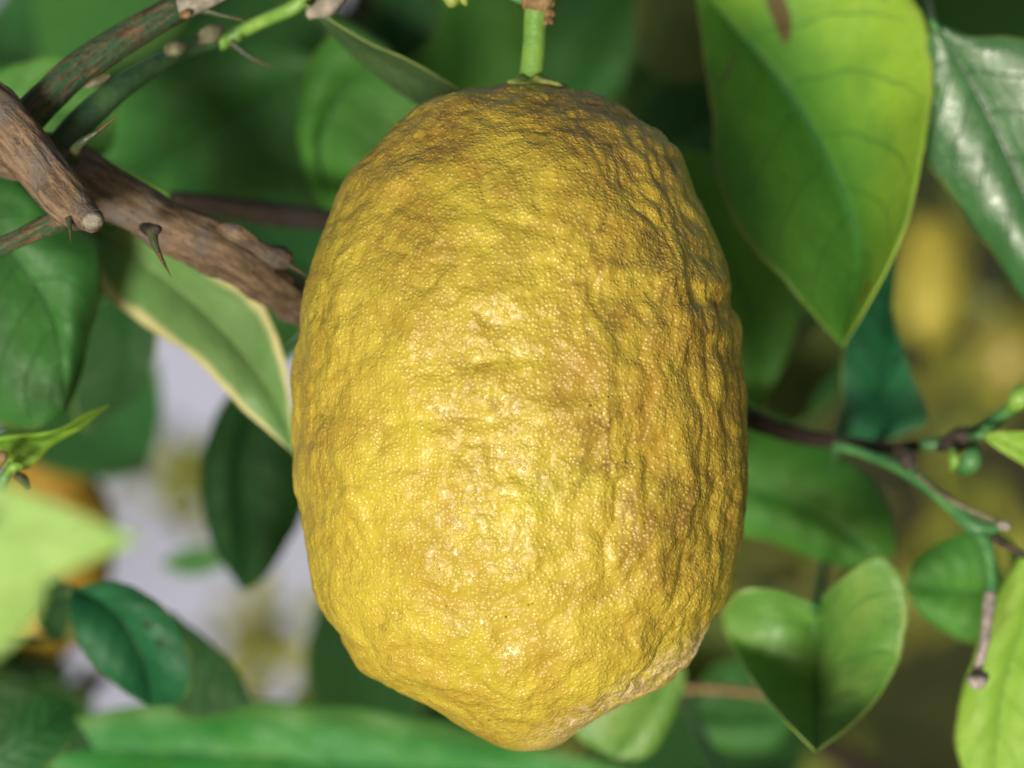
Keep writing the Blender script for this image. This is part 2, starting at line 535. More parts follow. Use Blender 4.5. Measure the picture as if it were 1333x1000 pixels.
def leaf(parent, mid, left, right, mat, tilt=(0, 0), bow=0.0, fold=0.0, wave=0.0004, seed=1, label=None, petiole=None, pr=0.0011,
         pmat='stem_mid', name='leaf', curl=0.0, serr=0.006, veins=7):
    """mid/left/right: (x, y, d) photo-pixel control points from base to tip, d = metres behind the fruit plane.
    tilt: metres of depth per metre across/down; bow: arching of each half; fold: both margins towards the camera"""
    def w(a):
        o = []
        x0, y0 = mid[len(mid) // 2][:2]
        for q in a:
            d = q[2] if len(q) > 2 else mid[0][2]
            d = d + tilt[0] * (q[0] - x0) * PX + tilt[1] * (q[1] - y0) * PX
            o.append(P(q[0], q[1], d))
        return np.array(o)
    def fill(a):
        # give margin points the depth of the midrib at the same fraction when none is written
        md = np.array([m[2] for m in mid])
        out = []
        for k, q in enumerate(a):
            if len(q) > 2:
                out.append(q)
            else:
                f = k / (len(a) - 1) * (len(md) - 1)
                dd = np.interp(f, np.arange(len(md)), md)
                s = math.sin(math.pi * k / (len(a) - 1))
                out.append((q[0], q[1], dd - fold * s))
        return out
    Mc = spline(w(mid), NU)
    Lc = spline(w(fill(left)), NU)
    Rc = spline(w(fill(right)), NU)
    vv = np.linspace(-1, 1, 2 * NV + 1)
    t = np.linspace(0, 1, NU)
    V = np.zeros((NU, len(vv), 3))
    for j, v in enumerate(vv):
        e = Lc if v < 0 else Rc
        a = abs(v)
        ser = 1 + serr * np.sin(t * 150 + (1 if v < 0 else 3)) * (a > 0.98)
        k2 = seed * 1.7 + (0 if v < 0 else 2.1)
        ser = ser + a ** 3 * (0.022 * np.sin(t * 13 + k2) + 0.014 * np.sin(t * 29 + 2 * k2) + 0.008 * np.sin(t * 61 + 3 * k2)) * np.sin(np.pi * t)
        V[:, j] = Mc + (e - Mc) * (a * ser)[:, None]
        # arch of the half blade, plus a dip at the midrib and quilting between the lateral veins
        s = np.sin(np.pi * t)
        ph = (t - 0.24 * a ** 1.35) * veins + (0.21 if v > 0 else -0.21)
        quilt = np.abs(np.sin(np.pi * ph)) * (1 - a) * a * 4 * 0.00045
        dep = -bow * math.sin(math.pi * a) * s - quilt * s + 0.0003 * math.exp(-(a / 0.06) ** 2)
        dep = dep + curl * (a ** 3) * s
        V[:, j] += FW[None, :] * dep[:, None]
    Q = V.reshape(-1, 3)
    wv = fbm((Q - FRUIT) * 62 + seed * 3.7, seed, 2)
    uu, v2 = np.meshgrid(t, vv, indexing='ij')
    amp = wave * (0.5 + 1.5 * np.abs(v2.ravel()) ** 2)
    Q = Q + FW[None, :] * (wv * amp)[:, None]
    uv = np.stack((uu.ravel(), v2.ravel() * 0.5 + 0.5), 1)
    o3 = org(parent)
    me = grid_mesh(name, Q - o3, NU, len(vv), False, uv)
    o = link(name, me, mat, parent)
    md = o.modifiers.new('thickness', 'SOLIDIFY')
    md.thickness = 0.0004
    md.offset = 0
    if label:
        o['label'] = label
    # raised midrib on the back, as a tapered rib
    rr = 0.0007 * (1 - 0.8 * np.linspace(0, 1, 14))
    mp = spline(Mc, 14) + FW[None, :] * 0.00055
    tube('midrib', mp, rr, mat, o, n=24, seg=8)
    if petiole:
        pts = [P(*q) for q in petiole] + [Mc[0], Mc[2]]
        tube('petiole', pts, [pr * 1.15] + [pr] * (len(pts) - 3) + [pr * 0.9, pr * 0.6], M[pmat], o, n=30, seg=10)
    return o


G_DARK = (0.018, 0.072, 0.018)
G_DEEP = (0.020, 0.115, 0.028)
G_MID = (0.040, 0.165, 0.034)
G_FRESH = (0.075, 0.27, 0.038)
G_LIME = (0.19, 0.42, 0.035)

L = {}
L['lime'] = leaf_material('lime_leaf', (0.085, 0.27, 0.036), (0.13, 0.33, 0.036), half=(0.30, 0.50, 0.040), vein=(0.045, 0.18, 0.040), trans=0.22, gloss=0.48, spec=0.35, veins=7, vs=0.55,  # half: backlit yellow painted into the right side
                          stains=((0.20, 0.42, 0.030, 0.22, 0.25, (0.10, 0.05, 0.025)), (0.24, -0.55, 0.010, 0.30, 0.18, (0.12, 0.13, 0.05)), (0.86, 0.55, 0.02, 0.12, 0.1, (0.22, 0.12, 0.03))))
L['silver'] = leaf_material('glossy_leaf', (0.028, 0.12, 0.028), (0.05, 0.17, 0.045), vein=(0.012, 0.06, 0.016), trans=0.08, gloss=0.40, spec=1.0, veins=8, vs=0.75)
L['teal'] = leaf_material('teal_leaf', (0.010, 0.095, 0.034), (0.022, 0.16, 0.055), vein=(0.008, 0.05, 0.018), gloss=0.5, trans=0.2, vs=0.5,
                          stains=((0.45, 0.45, 0.02, 0.10, 0, (0.01, 0.03, 0.012)), (0.55, 0.5, 0.02, 0.08, 0, (0.01, 0.03, 0.012))))
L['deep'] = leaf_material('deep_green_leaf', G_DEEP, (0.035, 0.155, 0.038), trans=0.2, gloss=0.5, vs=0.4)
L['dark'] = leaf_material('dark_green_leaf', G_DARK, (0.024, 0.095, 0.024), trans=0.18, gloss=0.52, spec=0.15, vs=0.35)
L['mid'] = leaf_material('green_leaf', G_MID, (0.06, 0.21, 0.042), trans=0.25, gloss=0.48, vs=0.4)
L['fresh'] = leaf_material('fresh_leaf', G_FRESH, (0.12, 0.33, 0.040), vein=(0.03, 0.16, 0.04), trans=0.3, gloss=0.5, vs=0.4)
L['bright'] = leaf_material('bright_leaf', (0.24, 0.47, 0.05), (0.36, 0.56, 0.09), vein=(0.16, 0.36, 0.05), trans=0.3, gloss=0.5, vs=0.4)
L['olive'] = leaf_material('olive_leaf', (0.085, 0.13, 0.030), (0.14, 0.19, 0.05), trans=0.25, gloss=0.55, vs=0.3)
L['yellow'] = leaf_material('yellowing_leaf', (0.34, 0.33, 0.045), (0.42, 0.36, 0.07), trans=0.25, gloss=0.55, vs=0.3)
L['cream'] = leaf_material('cream_edged_leaf', (0.125, 0.27, 0.075), (0.20, 0.34, 0.13), vein=(0.26, 0.34, 0.14), margin=(0.62, 0.60, 0.28), mw=0.13, trans=0.2, gloss=0.45, vs=0.3)
L['goldedge'] = leaf_material('gold_edged_leaf', (0.030, 0.22, 0.038), (0.085, 0.31, 0.045), vein=(0.02, 0.12, 0.03), margin=(0.075, 0.22, 0.045), mw=0.22, trans=0.2, gloss=0.5, vs=0.45)
L['dull'] = leaf_material('dull_leaf', (0.060, 0.13, 0.045), (0.10, 0.18, 0.06), trans=0.1, gloss=0.5, vs=0.3)
L['milky'] = leaf_material('milky_green_leaf', (0.33, 0.56, 0.14), (0.40, 0.62, 0.20), vein=(0.26, 0.48, 0.10), trans=0.25, gloss=0.5, vs=0.3)
L['pale'] = leaf_material('pale_sheen_leaf', (0.11, 0.28, 0.042), (0.23, 0.37, 0.080), vein=(0.05, 0.19, 0.03), trans=0.22, gloss=0.45, spec=0.6, veins=6, vs=0.5)


# ------------------------------------------------------------------ the lemon
LEFT = [(690, 107), (672, 108), (643, 114), (600, 119), (552, 134), (516, 162), (482, 200), (451, 234), (432, 282), (416, 320), (396, 382), (386, 455), (382, 530),
        (384, 600), (388, 650), (397, 700), (405, 740), (411, 773), (434, 814), (457, 852), (472, 873), (500, 887), (527, 902), (566, 921), (596, 941), (638, 965), (664, 974), (682, 976)]
RIGHT = [(690, 107), (711, 109), (742, 116), (776, 124), (814, 140), (843, 164), (860, 173), (879, 195), (891, 214), (910, 258), (930, 308), (946, 350), (954, 374),
         (951, 398), (957, 412), (963, 436), (963, 460), (969, 492), (972, 530), (973, 560), (971, 600), (969, 640), (964, 690), (955, 740), (946, 776), (935, 794),
         (914, 833), (901, 856), (879, 874), (868, 886), (805, 917), (764, 942), (731, 967), (700, 973), (682, 976)]


def build_lemon():
    t = thing('lemon_fruit', 'large bumpy golden yellow lemon hanging in focus from a green stalk', 'lemon', tuple(P(690, 107, 0)))
    nu, nv = 430, 720
    Lp = spline(np.array(LEFT, float), nu)
    Rp = spline(np.array(RIGHT, float), nu)
    Lw = np.array([P(x, y, 0) for x, y in Lp])
    Rw = np.array([P(x, y, 0) for x, y in Rp])
    mid = (Lw + Rw) / 2
    # steadier centre line, so that one-sided lumps stay on their own side
    hx = (Rw - Lw) / 2
    half = np.linalg.norm(hx, axis=1)
    ker = np.hanning(31)
    ker /= ker.sum()
    hs = np.convolve(np.pad(half, 15, mode='edge'), ker, 'valid')
    e = np.clip(np.minimum(np.arange(nu), np.arange(nu)[::-1]) / 20.0, 0, 1)
    yy = (Lp[:, 1] + Rp[:, 1]) / 2
    rel = np.where(yy < 540, (540 - yy) / 433.5, (yy - 540) / 436.5)
    dep = 292 * PX * 0.94 * np.sqrt(np.clip(1 - np.clip(rel, 0, 1) ** 2.3, 0, 1))
    dep[0] = dep[-1] = 0
    th = np.linspace(0, 2 * np.pi, nv, endpoint=False)
    V = mid[:, None, :] + np.cos(th)[None, :, None] * hx[:, None, :] - np.sin(th)[None, :, None] * dep[:, None, None] * FW[None, None, :]
    # normals by finite differences
    dv = np.roll(V, -1, 1) - np.roll(V, 1, 1)
    du = np.gradient(V, axis=0)
    n = np.cross(dv, du)
    n /= np.maximum(np.linalg.norm(n, axis=2), 1e-12)[:, :, None]
    out = V - FRUIT[None, None, :]
    sgn = np.sign((n * out).sum(2).mean())
    n = (n * sgn).reshape(-1, 3)
    q = V.reshape(-1, 3) - FRUIT
    # local coordinates: x right, y depth, z up the fruit
    x = q @ RT
    y = q @ FW
    z = q @ UP
    c = np.stack((x, y, z), 1)
    fade = np.repeat(np.clip(np.minimum(np.arange(nu), np.arange(nu)[::-1]) / np.where(np.arange(nu) > nu // 2, 70.0, 16.0), 0, 1), nv)
    side = np.clip((x + 0.004) / 0.030, 0, 1)                        # right flank: long vertical ridges
    side = side * side * (3 - 2 * side)
    warp = np.stack((fbm(c * 70, 41, 2), fbm(c * 70, 42, 2), fbm(c * 70, 43, 2)), 1) * 0.003
    cw = c + warp
    big = fbm(cw * np.array((62, 62, 52)), 3, 2)
    lumps_r = 0.40 * fbm(cw * np.array((190, 190, 100)), 11, 2) + 0.75 * (0.4 - worley(cw * np.array((175, 175, 105)), 12) ** 2)
    lumps_l = 0.60 * fbm(cw * np.array((125, 125, 165)), 23, 2) + 0.55 * (0.4 - worley(cw * np.array((150, 150, 170)), 24) ** 2)
    fold_l = -np.clip(1 - np.abs(noise(cw * np.array((50, 50, 105)), 31)) * 2.6, 0, 1) ** 1.5
    fold_r = -np.clip(1 - np.abs(noise(cw * np.array((150, 150, 42)), 37)) * 2.2, 0, 1) ** 1.5
    small = fbm(c * 420, 51, 3, 0.55)
    tiny = 0.55 - worley(c * 780, 61)
    h = 0.00085 * big
    h += side * (0.00125 * lumps_r + 0.00030 * fold_r)
    h += (1 - side) * (0.00070 * lumps_l + 0.00030 * fold_l)
    h += 0.00042 * noise(cw * 165, 55) + 0.00045 * (0.4 - worley(cw * np.array((300, 300, 260)), 57) ** 2) + 0.00016 * small + 0.00012 * tiny
    # horizontal wrinkles along the lower right shoulder
    g1, g2 = np.array((914, 833.)), np.array((690, 968.))
    px = x / PX + 666.5
    py = 500 - z / PX
    ax = g2 - g1
    tt = np.clip(((px - g1[0]) * ax[0] + (py - g1[1]) * ax[1]) / (ax @ ax), -0.1, 1.05)
    dist = np.hypot(px - (g1[0] + tt * ax[0]), py - (g1[1] + tt * ax[1])) * (y < 0.012) + 200 * (y >= 0.012)
    rim_glint = np.clip(1 - dist / 34.0, 0, 1) * np.clip((1.08 - tt) * 4, 0, 1)  # mask of the painted highlight along the lower right rim
    h += 0.00040 * np.clip(1 - dist / 60.0, 0, 1) * noise(cw * np.array((150, 150, 620)), 71)
    # silhouette lumps are already traced there: keep a little less on the very rim of the outline
    facing = np.abs(n @ FW)
    h = h * (0.55 + 0.45 * np.clip(facing * 2.2, 0, 1)) * fade
    # shallow dimple round the stalk
    W3 = V.reshape(-1, 3) + n * h[:, None]
    # golden on the crown and the right flank, lemon yellow below
    gil = np.clip((z - 0.012) / 0.055, 0, 1) * 0.75 + side * 0.65 * np.clip((z + 0.070) / 0.04, 0, 1)
    gil = np.clip(gil + 0.22 * fbm(c * 48, 81, 2), 0, 1)
    st = np.clip(1 - np.abs(fbm(cw * np.array((150, 150, 36)), 37 + 60, 3)) * 3.4, 0, 1) * side * 0.75
    st += np.clip(1 - np.abs(fbm(cw * np.array((60, 60, 130)), 91, 4, 0.6)) * 3.2, 0, 1) * (1 - side) * (0.22 + 0.5 * np.clip((z - 0.02) / 0.04, 0, 1))
    st *= np.clip((z + 0.055) / 0.03, 0, 1)
    o3 = np.array(t.location)
    me = grid_mesh('rind', W3 - o3, nu, nv, True, None, {'gilded': gil, 'streak': np.clip(st, 0, 1), 'rim_glint': rim_glint})
    r = link('rind', me, rind_material('lemon_rind'), t)
    # calyx: a ring of uneven lobes
    base = P(692, 109, -0.001)
    m = 64
    rows = []
    for (rad, hz, lob) in ((0.0018, 0.0010, 0), (0.0030, 0.0013, 0.0), (0.0042, 0.0004, 0.2), (0.0056, -0.0002, 0.6), (0.0058, -0.0010, 0.6), (0.0034, -0.0022, 0.1)):
        ring = []
        for k in range(m):
            a = 2 * math.pi * k / m
            q1 = rad * (1 + lob * (abs(math.sin(2.5 * a + 0.4)) - 0.4 + 0.15 * math.sin(7 * a)))
            ring.append(base + RT * math.cos(a) * q1 + FW * math.sin(a) * q1 + UP * (hz + 0.0004 * math.sin(5 * a + 1)))
        rows.append(ring)
    V = np.array(rows).reshape(-1, 3)
    link('calyx', grid_mesh('calyx', V - o3, len(rows), m, True), M['calyx'], t)
    tube('stalk', [P(691, 112, 0), P(692, 95, 0), P(695, 60, 0), P(697, 25, 0), P(700, -2, 0), P(704, -30, 0)],
         [0.0030, 0.0026, 0.0025, 0.0025, 0.0028, 0.0034], M['stem'], t, seg=24, lump=0.05, bark=0.015, seed=4)
    for (qx, qy, rr) in ((716, 6, 0.0010), (717, 19, 0.0008), (715, 29, 0.0006)):
        tube('stalk_scale', [P(qx - 8, qy, -0.001), P(qx, qy - 2, -0.001), P(qx + 4, qy + 2, -0.001)], [rr * 1.4, rr, rr * 0.5], M['rust'], t, n=14, seg=10, lump=0.2, seed=3)
    tube('stalk_collar', [P(697, 14, -0.0005), P(699, 4, -0.0005), P(702, -8, -0.0005)], [0.0026, 0.0034, 0.0037], M['rust'], t, n=30, seg=20, bark=0.06, lump=0.1, seed=6)
    return t


build_lemon()


def small_lemon(name_label, x, y, hw, hh, d, ripe, gold, brown, stalk, matname, group=None, lean=0.0):
    t = thing('lemon_fruit', name_label, 'lemon', tuple(P(x, y - hh, d)), group)
    o3 = np.array(t.location)
    nu, nv = 70, 80
    s = (D + d) * K
    a = np.linspace(0, np.pi, nu)
    prof = np.sin(a) ** 0.85 * hw * s
    zz = np.cos(a) * hh * s
    zz -= np.exp(-((np.pi - a) / 0.22) ** 2) * hh * s * 0.10        # nipple
    th = np.linspace(0, 2 * np.pi, nv, endpoint=False)
    c0 = P(x, y, d)
    V = c0 + zz[:, None, None] * UP + prof[:, None, None] * (np.cos(th)[None, :, None] * RT + np.sin(th)[None, :, None] * FW) + (zz * lean)[:, None, None] * RT
    V = V.reshape(-1, 3)
    n = V - c0
    n /= np.maximum(np.linalg.norm(n, axis=1), 1e-9)[:, None]
    hgt = 0.0012 * fbm((V - c0) * 90, 5, 2) + 0.001 * (0.6 - worley((V - c0) * 120, 9))
    V = V + n * hgt[:, None]
    link('rind', grid_mesh('rind', V - o3, nu, nv, True), rind_material(matname, ripe, gold, brown, False), t)
    pts = [P(x + lean * hh, y - hh * 0.98, d)] + [P(*q) for q in stalk]
    tube('stalk', pts, [0.003] + [0.0022] * (len(pts) - 1), M['stem_dark'], t, n=40, seg=12)
    return t


small_lemon('orange gold lemon, half hidden, hanging out of focus under the thorny brown branch', 62, 712, 98, 172, 0.22,
            (0.29, 0.175, 0.014), (0.19, 0.10, 0.010), (0.15, 0.08, 0.01), [(60, 500, 0.20), (66, 380, 0.15), (80, 250, 0.06), (95, 222, 0.020)], 'gold_lemon_rind')


# ------------------------------------------------------------------ thorny branch on the left
def thorn(parent, pts, r, tip=0.45):
    p = np.array([P(*q) for q in pts])
    q = spline(p, 20)
    k = int(20 * (1 - tip))
    rr = r * (1 - 0.96 * np.linspace(0, 1, 20) ** 0.8)
    o = tube('thorn', q[:k + 1], rr[:k + 1], M['thorn'], parent, n=24, seg=10)
    tube('thorn_tip', q[k:], rr[k:], M['thorn_tip'], o, n=16, seg=10)
    return o


def px(r, d=0.0):
    return r * K * (D + d)


B = thing('thorny_branch', 'thick brown thorny lemon branch with green shoots and a pruned stub', 'branch', tuple(P(-60, 140, -0.01)))
# forked limb in front, ending in the pruned stub
tube('forked_limb', [P(-70, 95, -0.012), P(-20, 140, -0.012), P(25, 185, -0.012), P(65, 235, -0.013), P(92, 268, -0.014), P(118, 286, -0.014)],
     [px(34), px(33), px(33), px(31), px(27), px(16)], M['bark'], B, seg=56, bark=0.11, lump=0.10, seed=2)
stub = tube('pruned_stub', [P(100, 274, -0.0145), P(114, 284, -0.0165), P(122, 289, -0.018)], [px(17), px(16), px(15)], M['bark'], B, n=30, seg=30, bark=0.08, lump=0.10, seed=3)
tube('cut_face', [P(120, 285, -0.0180), P(121, 289, -0.0186), P(122, 293, -0.0190)], [px(13), px(14), px(11)], M['cork'], stub, n=12, seg=28, bark=0.05, lump=0.10, seed=35)
tube('side_twig', [P(96, 275, -0.012), P(72, 288, -0.011), P(35, 306, -0.010), P(-30, 334, -0.008)], [px(20), px(15), px(12), px(12)], M['bark_green'], B, seg=36, bark=0.10, lump=0.08, seed=12)
# main limb behind it, passing behind the lemon
tube('main_limb', [P(-80, 175, 0.012), P(0, 195, 0.010), P(70, 212, 0.008), P(140, 250, 0.008), P(210, 290, 0.012), P(290, 328, 0.018), P(345, 362, 0.024), P(400, 402, 0.034), P(470, 440, 0.05), P(540, 470, 0.06)],
     [px(32), px(33), px(34), px(34), px(33), px(34), px(31), px(27), px(25), px(22)], M['bark'], B, seg=56, bark=0.09, lump=0.13, seed=8, knots=((0.60, 0.02, 0.14), (0.42, 0.03, 0.06)))
tube('bark_ridge', [P(285, 296, 0.006), P(310, 305, 0.004), P(345, 328, 0.008), P(366, 336, 0.012), P(372, 346, 0.014)], [px(5), px(12), px(11), px(13), px(5)], M['bark'], B, n=60, seg=24, bark=0.12, lump=0.25, seed=15)
thorn(B, [(352, 330, 0.012), (378, 346, 0.012), (402, 361, 0.012)], px(6), 0.5)
# corky green shoot and thin green shoot
tube('green_shoot', [P(25, 165, 0.002), P(60, 128, 0.002), P(110, 84, 0.004), P(170, 45, 0.006), P(225, 14, 0.008), P(246, 2, 0.009)],
     [px(24), px(23), px(22), px(20), px(18), px(17)], M['bark_green'], B, seg=44, bark=0.07, lump=0.05, seed=21)
tube('shoot_stub', [P(240, 8, 0.007), P(252, 4, 0.006), P(290, -14, 0.006)], [px(17), px(16), px(14)], M['cork'], B, n=40, seg=24, bark=0.10, lump=0.10, seed=22)
tube('stub_scar', [P(236, 20, 0.004), P(243, 18, 0.003), P(248, 15, 0.003)], [px(5), px(7), px(3)], M['rust'], B, n=14, seg=12, lump=0.2, seed=23)
tube('thin_shoot', [P(80, 192, 0.006), P(110, 155, 0.008), P(160, 112, 0.012), P(215, 78, 0.020), P(255, 62, 0.024), P(288, 54, 0.026)],
     [px(21), px(19), px(17), px(12), px(9), px(9)], M['stem_dark'], B, seg=32, bark=0.03, lump=0.06, seed=25)
tube('shoot_end', [P(284, 56, 0.026), P(305, 46, 0.026), P(345, 26, 0.024), P(382, 10, 0.022), P(400, -6, 0.022)], [px(12), px(11), px(9.5), px(10), px(11)], M['stem'], B, seg=24, lump=0.08, seed=26)
tube('bud', [P(218, 66, 0.014), P(230, 63, 0.013), P(243, 60, 0.015)], [px(6), px(8), px(4)], M['tan'], B, n=24, seg=18, lump=0.45, bark=0.12, seed=27)
tube('bud', [P(258, 52, 0.022), P(275, 44, 0.021), P(290, 36, 0.022)], [px(7), px(10), px(5)], M['tan'], B, n=24, seg=18, lump=0.5, bark=0.12, seed=28)
tube('pale_scar', [P(112, 113, 0.005), P(125, 107, 0.0045), P(143, 98, 0.006)], [px(3), px(5), px(3)], M['tan'], B, n=24, seg=14, lump=0.4, bark=0.15, seed=29)
tube('leaf_scar', [P(400, 20, 0.018), P(425, 8, 0.018), P(440, -14, 0.018)], [px(7), px(14), px(14)], M['cork'], B, n=24, seg=16, lump=0.2, bark=0.1, seed=31)
thorn(B, [(92, 206, -0.004), (104, 188, -0.012), (126, 172, -0.014), (152, 152, -0.016)], px(12), 0.3)
thorn(B, [(198, 300, -0.014), (203, 322, -0.016), (223, 361, -0.018)], px(8), 0.55)
thorn(B, [(262, 12, 0.008), (290, 20, 0.008), (325, 29, 0.008)], px(6), 0.35)
thorn(B, [(300, 54, 0.022), (322, 72, 0.022), (356, 89, 0.022)], px(6), 0.45)
thorn(B, [(89, 284, -0.018), (91, 298, -0.019), (92, 316, -0.020)], px(4.5), 0.4)
tube('thorn_knot', [P(187, 296, -0.004), P(198, 300, -0.013), P(206, 298, -0.016)], [px(6), px(8), px(5)], M['node'], B, n=16, seg=16, lump=0.2, seed=33)

leaf(B, [(100, 285, .05), (200, 350, .05), (290, 430, .048), (350, 510, .045), (384, 592, .045)],
     [(100, 285), (185, 270), (270, 345), (332, 384), (362, 440), (376, 500), (384, 592)],
     [(100, 285), (122, 345), (148, 396), (195, 428), (255, 468), (310, 528), (350, 562), (384, 592)], L['cream'], tilt=(-0.15, 0.05), bow=0.002, fold=0.002,
     wave=0.0008, seed=3, label='pale green leaf with a cream yellow margin', petiole=[(110, 235, .012), (98, 260, .03)])
leaf(B, [(-70, 255, .035), (0, 310, .035), (60, 400, .036), (80, 480, .036), (84, 535, .036)],
     [(-70, 255), (-75, 380), (-60, 480), (-20, 540), (35, 560), (84, 535)],
     [(-70, 255), (-20, 222), (30, 238), (85, 285), (128, 318), (131, 365), (118, 425), (102, 490), (84, 535)], L['mid'], tilt=(0.02, -0.05), bow=0.004, fold=-0.003,
     wave=0.0030, seed=14, petiole=[(-60, 200, .02), (-72, 230, .03)], label='broad wavy green leaf')
leaf(B, [(-50, 590, .018), (0, 574, .018), (70, 564, .018), (141, 528, .020)],
     [(-50, 590), (0, 567), (75, 558), (112, 538), (141, 528)],
     [(-50, 590), (0, 606), (35, 612), (68, 580), (108, 556), (141, 528)], L['bright'], tilt=(0, -0.5), bow=0.001, seed=6,
     petiole=[(-75, 200, .012), (-90, 420, .02)], label='light green leaf seen almost edge on')
leaf(B, [(-50, 150, .06), (40, 148, .06), (100, 150, .06), (150, 160, .06)],
     [(-50, 150), (-10, 98), (70, 73), (125, 105), (150, 160)],
     [(-50, 150), (0, 215), (60, 235), (118, 210), (147, 190), (150, 160)], L['fresh'], tilt=(-0.1, 0.1), seed=7, petiole=[(-80, 170, .02), (-70, 160, .05)])
leaf(B, [(70, 205, .055), (140, 232, .055), (228, 262, .055)],
     [(70, 205), (120, 206), (165, 222), (200, 240), (228, 262)],
     [(70, 205), (110, 250), (170, 270), (228, 262)], L['bright'], seed=8, bow=0.002, petiole=[(60, 208, .03)])
leaf(B, [(430, 85, .105), (340, 130, .105), (250, 180, .105), (150, 240, .11)],
     [(430, 85), (360, 52), (250, 58), (170, 110), (140, 180), (150, 240)],
     [(430, 85), (445, 190), (405, 268), (310, 285), (220, 268), (150, 240)], L['mid'], tilt=(-0.25, 0.2), bow=0.004, seed=9, wave=0.001, petiole=[(398, 2, .03), (430, 40, .07)])
leaf(B, [(505, 66, .072), (445, 120, .072), (416, 190, .074), (432, 288, .076)],
     [(505, 66), (450, 36), (405, 78), (388, 150), (396, 220), (432, 288)],
     [(505, 66), (570, 120), (580, 200), (520, 270), (432, 288)], L['fresh'], tilt=(-0.05, 0.1), bow=0.003, seed=10, petiole=[(402, 0, .024), (450, 30, .05)])
leaf(B, [(395, 4, .022), (450, 46, .024), (520, 90, .028), (600, 132, .034)],
     [(395, 4, .018), (470, 50, .018), (540, 82, .02), (615, 126, .026)],
     [(395, 4, .026), (440, 54, .03), (500, 106, .034), (548, 136, .038), (600, 132, .04)], L['dull'], seed=11, bow=0.001, petiole=[(396, -4, .022)],
     label='narrow dull green leaf pointing at the lemon')
leaf(B, [(340, 490, .11), (315, 600, .112), (318, 690, .115), (315, 770, .118)],
     [(340, 490), (288, 528), (262, 610), (272, 700), (315, 770)],
     [(340, 490), (400, 560), (406, 640), (372, 710), (342, 755), (315, 770)], L['dark'], tilt=(0.15, -0.1), bow=0.004, seed=12, petiole=[(420, 412, .045), (390, 450, .08)],
     label='dark green leaf hanging in the pale gap')
leaf(B, [(150, 380, .095), (165, 450, .1), (150, 540, .1)],
     [(150, 380), (95, 420), (90, 500), (110, 560), (150, 540)],
     [(150, 380), (205, 410), (200, 470), (178, 520), (150, 540)], L['dark'], seed=13, petiole=[(150, 260, .03), (140, 320, .07)])
# back twig, dark, running behind to the right
tube('back_twig', [P(225, 262, .050), P(300, 270, .056), P(360, 280, .06), P(440, 288, .062), P(560, 300, .066)], [px(16), px(17), px(18), px(16), px(14)], M['bark_dark'], B, seg=24, bark=0.05, lump=0.1, seed=41)

# ------------------------------------------------------------------ fruiting twig above
T = thing('fruiting_twig', 'brown twig above the lemon bearing the big lime green leaf', 'twig', tuple(P(560, -34, 0.01)))
tube('twig_stem', [P(560, -34, .012), P(640, -30, .006), P(704, -30, 0.0), P(780, -38, .012), P(900, -48, .04), P(1100, -70, .07), P(1300, -80, .085)],
     [px(12), px(14), px(17), px(13), px(12), px(11), px(10)], M['bark_green'], T, seg=28, bark=0.06, lump=0.08, seed=51)
tube('bud', [P(590, -18, .008), P(588, 0, .006), P(586, 9, .006)], [px(12), px(11), px(4)], M['calyx'], T, n=16, seg=14, lump=0.25, seed=52)
tube('bud', [P(600, -18, .006), P(604, 0, .005), P(607, 7, .005)], [px(10), px(8), px(3)], M['calyx'], T, n=16, seg=14, lump=0.25, seed=53)
tube('spur', [P(650, -26, 0.004), P(668, -6, 0.003), P(690, 4, 0.002)], [px(7), px(7), px(6)], M['stem_mid'], T, n=24, seg=14, lump=0.1, seed=54)
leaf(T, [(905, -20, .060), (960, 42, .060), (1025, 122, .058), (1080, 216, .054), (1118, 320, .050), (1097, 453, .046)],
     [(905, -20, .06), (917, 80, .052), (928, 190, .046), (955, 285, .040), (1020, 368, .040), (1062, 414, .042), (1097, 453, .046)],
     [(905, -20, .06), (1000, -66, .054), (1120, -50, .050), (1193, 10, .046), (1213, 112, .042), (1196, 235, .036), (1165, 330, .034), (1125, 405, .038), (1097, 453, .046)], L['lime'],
     bow=0.002, wave=0.0009, seed=15, petiole=[(880, -45, .035)], label='big lime green leaf with dark veins and a brown blemish')
leaf(T, [(1213, 26, .045), (1265, 110, .045), (1320, 220, .045), (1375, 350, .045), (1430, 480, .045)],
     [(1213, 26), (1203, 110), (1202, 196), (1240, 255), (1290, 325), (1340, 398), (1430, 480)],
     [(1213, 26), (1260, 48), (1330, 52), (1430, 110), (1470, 300), (1430, 480)], L['silver'], tilt=(-0.12, 0.14), bow=0.003, wave=0.0006, seed=16,
     petiole=[(1200, -75, .078), (1205, -20, .078)], label='dark glossy leaf with a silvery sheen', veins=8)
leaf(T, [(545, -40, .085), (520, 20, .085), (505, 85, .085)],
     [(545, -40), (490, -10), (480, 50), (505, 85)],
     [(545, -40), (570, 0), (560, 55), (505, 85)], L['dark'], seed=18, petiole=[(562, -34, .014), (560, -60, .05)])
leaf(T, [(890, -60, .13), (880, 20, .13), (860, 105, .13)],
     [(890, -60), (835, -10), (825, 60), (860, 105)],
     [(890, -60), (940, 0), (940, 70), (905, 105), (860, 105)], L['olive'], seed=20, petiole=[(880, -46, .035), (890, -70, .09)])
leaf(T, [(960, -70, .34), (925, 60, .36), (890, 200, .37), (880, 240, .37)],
     [(960, -70), (870, 40), (840, 160), (880, 240)],
     [(960, -70), (990, 60), (970, 180), (930, 225), (880, 240)], L['yellow'], seed=22, petiole=[(950, -52, .05), (960, -85, .25)], label='yellowing leaf far behind the lemon')

